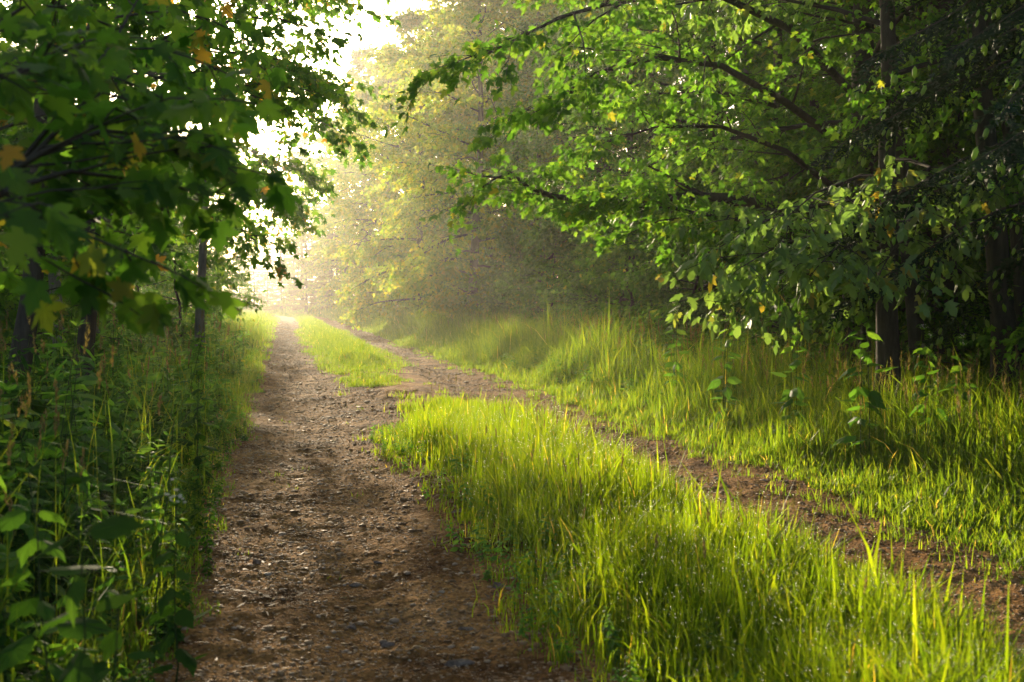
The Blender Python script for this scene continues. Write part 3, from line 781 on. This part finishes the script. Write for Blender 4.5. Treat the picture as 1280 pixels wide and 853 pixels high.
# ---- the other side: trees beyond the nettle bank
left_pole = profile_tree(501, 13, .085, 3.6, 3.7, 40, .13, MAPLE_S, M['maple'], M['bark_grey'], 9, 5, 9, .55, lean=(.012, 0), sag=.5)
left_pole.finish('slender_tree', px_at(250, 21), 'straight grey-stemmed tree standing in the bank beside the track', 'tree')
for i, (px, y, lean, rad, lab) in enumerate([(8, 8.8, (.10, .05), .085, 'dark trunk leaning over the nettle bank close to the lens'), (80, 18, (.0, 0), .10, 'short grey trunk seen under the maple leaves beyond the nettles'), (124, 22, (.01, 0), .10, 'thin pale trunk between the grey trunk and the straight tree'), (62, 25, (.02, 0), .08, 'thin far trunk close behind the grey trunk')]):
    T = profile_tree(520 + i, 9 if i == 0 else 12, rad, 2.4 if i == 0 else 3.4, 2.4, 14, .13, MAPLE_S, M['maple'], M['bark'] if i == 0 else M['bark_grey'], 8, 5, 6, .5, lean=lean)
    T.finish('slender_tree', px_at(px, y), lab, 'tree')
us = [(-2.3, 24.6, .95), (-3.4, 15.5, .9), (-5.5, 13, 1.1), (-4.2, 19.5, .9), (-7, 18, 1.1), (-3.2, 25.5, .9), (-6, 25, 1.1), (-4.5, 31, 1.0), (-8.5, 24, 1.2), (-10, 30, 1.3), (-3.4, 38, .9), (-5.6, 41, 1.1), (-8, 36, 1.2), (-12, 40, 1.3), (-4, 50, 1.0), (-7, 54, 1.2)]
us.sort(key=lambda b: b[1])
for i, (u, y, s) in enumerate(us):
    put('bush', P_BUSH[1 + i % 2], 'leafy_bush', place(u, y), f'leafy bush beyond the nettle bank, {ORD[i]} counting towards the far bend', 'bush', 'bushes beyond the nettle bank', rg.uniform(0, 6.28), s * 1.1)
lt = [(-3.1, 45, .72), (-3.6, 59, .8), (-6.5, 10.5, .8), (-8, 15, .85), (-6.8, 21.5, .75), (-10, 20, .9), (-9, 28, .85), (-7.6, 34, .7), (-11, 35, .9), (-9, 44, .8), (-8.2, 53, .65)]
lt.sort(key=lambda b: b[1])
for i, (u, y, s) in enumerate(lt):
    put('edge', P_EDGE[i % 3], 'broadleaf_tree', place(u, y), f'leafy tree set back beyond the nettle bank, {ORD[i]} counting towards the far bend', 'tree', 'leafy trees beyond the nettle bank', rg.uniform(0, 6.28), s)
k = 0
for (u, y, s) in [(-13, 14, .8), (-14, 24, .8), (-15, 36, .8), (-13, 48, .75), (-19, 20, .9), (-20, 32, .9), (-21, 46, .9), (-14, 62, .7), (-18, 74, .75), (-13, 86, .6), (-22, 60, .9), (-26, 84, .9), (-15, 104, .65), (-19, 124, .65), (-27, 108, .9), (-10, 100, .5), (-11, 120, .5)]:
    put('tall', P_TALL[k % 3], 'tall_tree', place(u, y), 'tall tree in the wood beyond the nettle bank', 'tree', 'tall trees beyond the nettle bank', rg.uniform(0, 6.28), s); k += 1

# ---- the near maple whose branches hang into the view
T = Tree(1001, .088, MAPLE, M['maple'], M['bark'])
LOCN = np.array([-2.75, 3.2, float(gz(np.array(-2.75), np.array(3.2)))])
T.trunk(6.5, .07, (.03, 0), .08)
def P3(px, py, y): return np.array([(px - 640) / F_PX * y, y, CAM_Z + (HOR - py) / F_PX * y]) - LOCN
def bough(path, r, nsub, nt, nlf, subl=.24, start=.25, twl=.15):
    T.limb(None, None, 0, r, .4, max(4, int(nsub * .66)), subl, nt, twl, nlf, start, path=path)
bough([P3(-420, 250, 3.2), P3(-150, 235, 3.1), P3(20, 215, 3.1), P3(90, 130, 3.3), P3(150, 50, 3.5), P3(190, -20, 3.8)], .014, 9, 3, 4)
bough([P3(-420, 280, 3.2), P3(-100, 250, 3.0), P3(40, 200, 3.1), P3(110, 130, 3.3), P3(170, 95, 3.6), P3(225, 95, 4.0)], .013, 11, 3, 4)
bough([P3(-400, 300, 3.2), P3(-60, 260, 2.9), P3(60, 190, 3.0), P3(130, 165, 3.2), P3(190, 170, 3.5), P3(250, 180, 3.9)], .012, 11, 3, 4)
bough([P3(-400, 330, 3.2), P3(-80, 290, 2.8), P3(20, 235, 2.8), P3(90, 215, 3.0), P3(165, 225, 3.2), P3(235, 262, 3.5)], .012, 11, 3, 4)
bough([P3(-400, 350, 3.2), P3(-80, 300, 2.7), P3(10, 270, 2.6), P3(60, 280, 2.6), P3(95, 310, 2.7)], .010, 8, 3, 4)
bough([P3(-380, 200, 3.2), P3(-60, 120, 3.6), P3(60, 60, 4.0), P3(150, 25, 4.4), P3(225, 15, 4.8), P3(285, 40, 5.2)], .011, 11, 4, 4)
bough([P3(-400, 240, 3.2), P3(-120, 150, 2.9), P3(-30, 110, 2.9), P3(40, 90, 3.0), P3(100, 60, 3.2)], .011, 10, 4, 4)
bough([P3(-400, 300, 3.4), P3(-100, 200, 4.2), P3(40, 150, 4.6), P3(140, 125, 5.0), P3(230, 75, 5.4)], .010, 13, 4, 5)
bough([P3(-380, 160, 3.2), P3(-40, 60, 3.4), P3(40, 10, 3.6), P3(100, -30, 3.8)], .011, 8, 3, 4)
bough([P3(-380, 340, 3.2), P3(-60, 310, 3.6), P3(20, 290, 4.0), P3(90, 285, 4.4), P3(150, 290, 4.8)], .009, 9, 3, 4)
for kk in range(8):
    h = 2.5 + 4 * kk / 8; p, rr = T.tpoint(h); az = kk * 2.4
    T.limb(p, (math.cos(az), math.sin(az), .3), 1.4, .012, .3, 6, .4, 3, .25, 4)
T.finish('maple_tree', tuple(LOCN), 'near maple hanging broad lobed leaves over the nettle bank, glowing against the sun', 'tree', size_var=(.5, 1.15), tiltv=.75)
# a second maple farther on, thin sprays against the bright sky
T = Tree(1011, .095, MAPLE_S, M['maple'], M['bark'])
LOCS = np.array(px_at(110, 12.0)); T.trunk(9, .09, (.02, 0), .1)
def P3(px, py, y): return np.array([(px - 640) / F_PX * y, y, CAM_Z + (HOR - py) / F_PX * y]) - LOCS
for path in [[(112, 120, 12), (200, 60, 12), (290, 30, 12.2), (345, 25, 12.4), (395, 40, 12.6)], [(112, 60, 12), (220, 0, 12), (320, -20, 12.4), (380, -10, 12.8)], [(112, 40, 12), (240, -30, 12.6), (350, -25, 13.6), (425, 10, 14.6)], [(112, 90, 12), (210, 50, 12), (300, 70, 12.4), (370, 80, 12.8)], [(112, 150, 12), (200, 100, 12), (270, 90, 12.3), (330, 130, 12.6)], [(112, 160, 12), (210, 130, 12), (285, 112, 12.3), (335, 108, 12.5), (375, 120, 12.8)],
             [(112, 200, 12), (180, 190, 12), (250, 200, 12.2), (310, 215, 12.5)], [(112, 240, 12), (170, 240, 12), (240, 260, 12.2), (300, 285, 12.5), (330, 310, 12.8)], [(112, 270, 12), (150, 280, 11), (190, 320, 10.5)]]:
    T.limb(None, None, 0, .03, .3, 12, .3, 5, .35, 6, .15, path=[P3(*a) for a in path])
T.finish('maple_tree', tuple(LOCS), 'second maple behind the near one, its thin sprays crossing the bright sky', 'tree')

# ------------------------------------------------------------------ weeds
def weed(seed, h, leaf, shape, pairs, flower=False, nst=1):
    q = np.random.default_rng(seed); st, lf, fl = MB(), MB(), MB()
    for s in range(nst):
        b = q.normal(0, .04, 2) if nst > 1 else np.zeros(2)
        n = 7; lean = q.normal(0, .07, 2); hh = h * q.uniform(.75, 1.0)
        t = np.linspace(0, 1, n); pts = np.column_stack([b[0] + lean[0] * hh * t ** 1.5, b[1] + lean[1] * hh * t ** 1.5, hh * t]) + np.append(q.normal(0, .004, (n, 2)), np.zeros((n, 1)), 1)
        tube(st, pts, .004, .0018, 5)
        for k in range(pairs):
            tt = .18 + .8 * k / pairs; p = pts[0] + (pts[-1] - pts[0]) * tt; i = min(int(tt * (n - 1)), n - 2); f = tt * (n - 1) - i; p = pts[i] * (1 - f) + pts[i + 1] * f
            for sd in (0, 1):
                az = k * 1.57 + sd * PI + q.normal(0, .25)
                A = np.array([[math.cos(az), math.sin(az), q.uniform(-.5, .35)]])
                sz = leaf * (.6 + .6 * math.sin(PI * min(1, .2 + tt * .75))) * q.uniform(.75, 1.2)
                p2 = p + A[0] * sz * .25
                tube(st, [p, p2], .0014, .001, 3)
                put_leaves(lf, shape, p2[None], A, np.array([[0, 0, 1.]]) + q.normal(0, .4, (1, 3)), np.array([sz]))
        for sd in range(4):
            az = sd * 1.57 + .4
            put_leaves(lf, shape, pts[-1][None], np.array([[math.cos(az), math.sin(az), .9]]), np.array([[0, 0, 1.]]), np.array([leaf * .5]))
        if flower:
            v0, f0 = ICO1
            for k in range(16):
                c = pts[-1] + q.normal(0, .018, 3) + [0, 0, .03]
                V = v0 * [.007, .007, .004] + c; fl.add(V, f0)
    return st, lf, (fl if flower else None)
def make_weed(name, args, loc, label, group, rz, s=1.0, lm='nettle'):
    st, lf, fl = weed(*args); r = empty(name, loc, rz, s)
    st.build('stem', M['stem'], r, True); lf.build('foliage', M[lm], r)
    if fl: fl.build('blossom', M['flower'], r)
    tag(r, label, 'plant', group); return r
W = [(1, 1.0, .135, OVATE, 12), (2, .85, .13, OVATE, 10, False, 2), (3, .65, .16, OVATE, 8, True), (4, 1.05, .14, LANCE, 13), (5, .5, .11, OVATE, 9, False, 2), (6, .45, .15, MAPLE_S, 6, False, 3)]
wp = []
# undergrowth carpet on the nettle bank (one uncountable mass)
def carpet(name, n, ufun, y0, y1, pw, hscale, lm, seed):
    q = np.random.default_rng(seed); mbs, mbl = MB(), MB()
    pr = [weed(*w) for w in W]
    pr = [(np.concatenate(a.v), np.concatenate(a.f), np.concatenate(b.v), np.concatenate(b.f)) for a, b, c in pr]
    u, y = strip(n, ufun[0], ufun[1], y0, y1, pw); x, _ = at(u, y); z = gz(x, y)
    kind = q.integers(0, len(pr), n); az = q.random(n) * 2 * PI; sc = hscale(u, y) * q.uniform(.7, 1.15, n)
    for kk in range(len(pr)):
        ii = np.where(kind == kk)[0]
        lx, ly = q.normal(0, .16, (2, len(ii), 1))
        for (vv, ff, mat) in ((pr[kk][0], pr[kk][1], 0), (pr[kk][2], pr[kk][3], 1)):
            c, s = np.cos(az[ii])[:, None], np.sin(az[ii])[:, None]
            V = np.stack([vv[None, :, 0] * c - vv[None, :, 1] * s, vv[None, :, 0] * s + vv[None, :, 1] * c, np.broadcast_to(vv[None, :, 2], (len(ii), len(vv)))], -1) * sc[ii][:, None, None]
            V[..., 0] += lx * V[..., 2]; V[..., 1] += ly * V[..., 2]
            V = V + np.stack([x[ii], y[ii], z[ii]], -1)[:, None]
            mbl.add(V.reshape(-1, 3), ff[None] + (np.arange(len(ii)) * len(vv))[:, None, None], mat)
    tag(mbl.build(name, [M['stem'], M[lm]]), kind='stuff')
carpet('edge_herbs', 170, (lambda y: med_l(y) - .1, lambda y: med_l(y) + .5), 3, 14, 1.0, lambda u, y: .16 + .12 * rng.random(len(u)), 'beech', 29)
carpet('bank_herbs', 650, (lambda y: -4.0 + 0 * y, lambda y: lft(y) - .1), 2.4, 30, 1.0, lambda u, y: .3 + .7 * sstep(0, .9, lft(y) - u), 'beech', 27)
carpet('nettle_undergrowth', 2400, (lambda y: -5.0 + 0 * y, lambda y: lft(y) + .02), 2.2, 36, 1.0, lambda u, y: (.25 + .80 * sstep(0, 1.5, lft(y) - u)) * (1 - .45 * sstep(7, 15, y)), 'nettle', 21)
carpet('verge_undergrowth', 2000, (lambda y: ver_l(y) + .5 + .7 * (1 - sstep(10, 16, y)), lambda y: 8.6 + 0 * y), 7.5, 80, 1.0, lambda u, y: (.5 + .75 * sstep(0, 1.8, u - ver_l(y) - .9)) * (.5 + .5 * sstep(9, 18, y)), 'beech', 22)

G = 'leafy weeds standing out at the edge of the nettle bank'
hero = [(105, 580, 2.55, (31, 1.1, .125, OVATE, 9), 1.0, 'big pale-leaved weed blurred close to the lens in the nettle bank'),
        (215, 640, 3.6, (32, .9, .085, OVATE, 10, True), 1.0, 'flowering weed leaning out from the nettle bank beside the near rut'),
        (130, 740, 2.6, (33, .75, .09, OVATE, 9), 1.0, 'low broad-leaved weed lowest in the nettle bank'),
        (245, 500, 8.5, (34, 1.15, .13, OVATE, 8), .9, 'tall single weed with folded top leaves at the bank edge'),
        (190, 560, 4.6, (35, .95, .10, LANCE, 10), 1.0, 'narrow-leaved weed in the bank below the tall folded-leaf weed'),
        (60, 640, 2.9, (36, 1.0, .10, OVATE, 10), 1.0, 'shaded weed crowding behind the big pale-leaved one')]
for i, (px, py, y, w, s, lab) in enumerate(hero):
    loc = px_at(px, y)
    make_weed('leafy_weed', w, loc, lab, G, i * 1.1, s)
# white-flowered plants on the verge
G2 = 'white-flowered plants above the tall grass'
pf = make_weed('flowering_plant', (41, 1.5, .14, OVATE, 8, True, 2), px_at(1086, 9.2), 'tallest white-flowered plant standing above the tall grass below the chestnut', G2, 0, 1, 'beech')
for i, (px, y, s, lab) in enumerate([(1165, 9.0, .78, 'white-flowered plant between the tallest one and the spruce'), (1205, 9.4, .72, 'short white-flowered plant at the foot of the leaning trunk'), (990, 10.5, .85, 'white-flowered plant under the chestnut leaves'), (905, 12, .85, 'white-flowered plant beyond the chestnut leaves'), (845, 14, .9, 'farthest white-flowered plant on the verge')]):
    o = copy_thing(pf, px_at(px, y), i * 1.3 + .5, s); tag(o, lab, 'plant', G2)

# ------------------------------------------------------------------ haze
def box(name, lo, hi, mat):
    x0, y0, z0 = lo; x1, y1, z1 = hi
    v = [(x, y, z) for x in (x0, x1) for y in (y0, y1) for z in (z0, z1)]
    f = [(0, 1, 3), (0, 3, 2), (4, 6, 7), (4, 7, 5), (0, 4, 5), (0, 5, 1), (2, 3, 7), (2, 7, 6), (0, 2, 6), (0, 6, 4), (1, 5, 7), (1, 7, 3)]
    mb = MB(); mb.add(v, f); return mb.build(name, mat)
m, nt, out = newmat('morning_haze')
pv = node(nt, 'ShaderNodeVolumePrincipled')
pv.inputs['Color'].default_value = (.98, .96, .92, 1); pv.inputs['Density'].default_value = .00085; pv.inputs['Anisotropy'].default_value = .70
nt.links.new(pv.outputs[0], out.inputs['Volume'])
HAZE = box('haze', (-165, -45, -1.6), (165, 295, 25), m)
tag(HAZE, kind='stuff')

# ------------------------------------------------------------------ light, sky, camera
SUN_AZ, SUN_EL = R(-14.8), R(11.2)       # azimuth from +Y, negative = towards -X
w = bpy.data.worlds.new('World'); scene.world = w; w.use_nodes = True
nt = w.node_tree; nt.nodes.clear()
sky = nt.nodes.new('ShaderNodeTexSky'); sky.sky_type = 'NISHITA'; sky.sun_disc = False
sky.sun_elevation = SUN_EL; sky.sun_rotation = SUN_AZ; sky.dust_density = 5.0; sky.air_density = .7; sky.ozone_density = .6
bg = nt.nodes.new('ShaderNodeBackground'); bg.inputs['Strength'].default_value = .15
wo = nt.nodes.new('ShaderNodeOutputWorld')
nt.links.new(sky.outputs[0], bg.inputs[0]); nt.links.new(bg.outputs[0], wo.inputs[0])

L = bpy.data.lights.new('sun', 'SUN'); L.energy = 4.2; L.angle = R(.5); L.color = (1, .82, .56)
so = bpy.data.objects.new('sun', L); COL.objects.link(so)
dirv = Vector((math.sin(SUN_AZ) * math.cos(SUN_EL), math.cos(SUN_AZ) * math.cos(SUN_EL), math.sin(SUN_EL)))
so.rotation_euler = dirv.to_track_quat('Z', 'Y').to_euler(); so.location = dirv * 300

cam = bpy.data.cameras.new('camera'); co = bpy.data.objects.new('camera', cam); COL.objects.link(co)
cam.sensor_width = 36; cam.lens = 40; cam.clip_end = 2000; cam.clip_start = .05
co.location = (0, 0, CAM_Z); co.rotation_euler = (R(90) - math.atan((426.5 - HOR) / F_PX), 0, 0)
cam.dof.use_dof = True; cam.dof.focus_distance = 12.5; cam.dof.aperture_fstop = 4.0
scene.camera = co

scene.view_settings.view_transform = 'Standard'; scene.view_settings.look = 'None'
scene.view_settings.gamma = 1; scene.view_settings.exposure = 1.3
c = scene.cycles
scene.render.engine = 'CYCLES'
c.max_bounces = 6; c.diffuse_bounces = 4; c.glossy_bounces = 2; c.transmission_bounces = 3; c.volume_bounces = 1; c.transparent_max_bounces = 8
c.use_denoising = True; c.caustics_reflective = False; c.caustics_refractive = False
c.sample_clamp_indirect = 6
print('verts', sum(len(o.data.vertices) for o in scene.objects if o.type == 'MESH'), 'unique', sum(len(me.vertices) for me in bpy.data.meshes), 'objs', len(scene.objects))
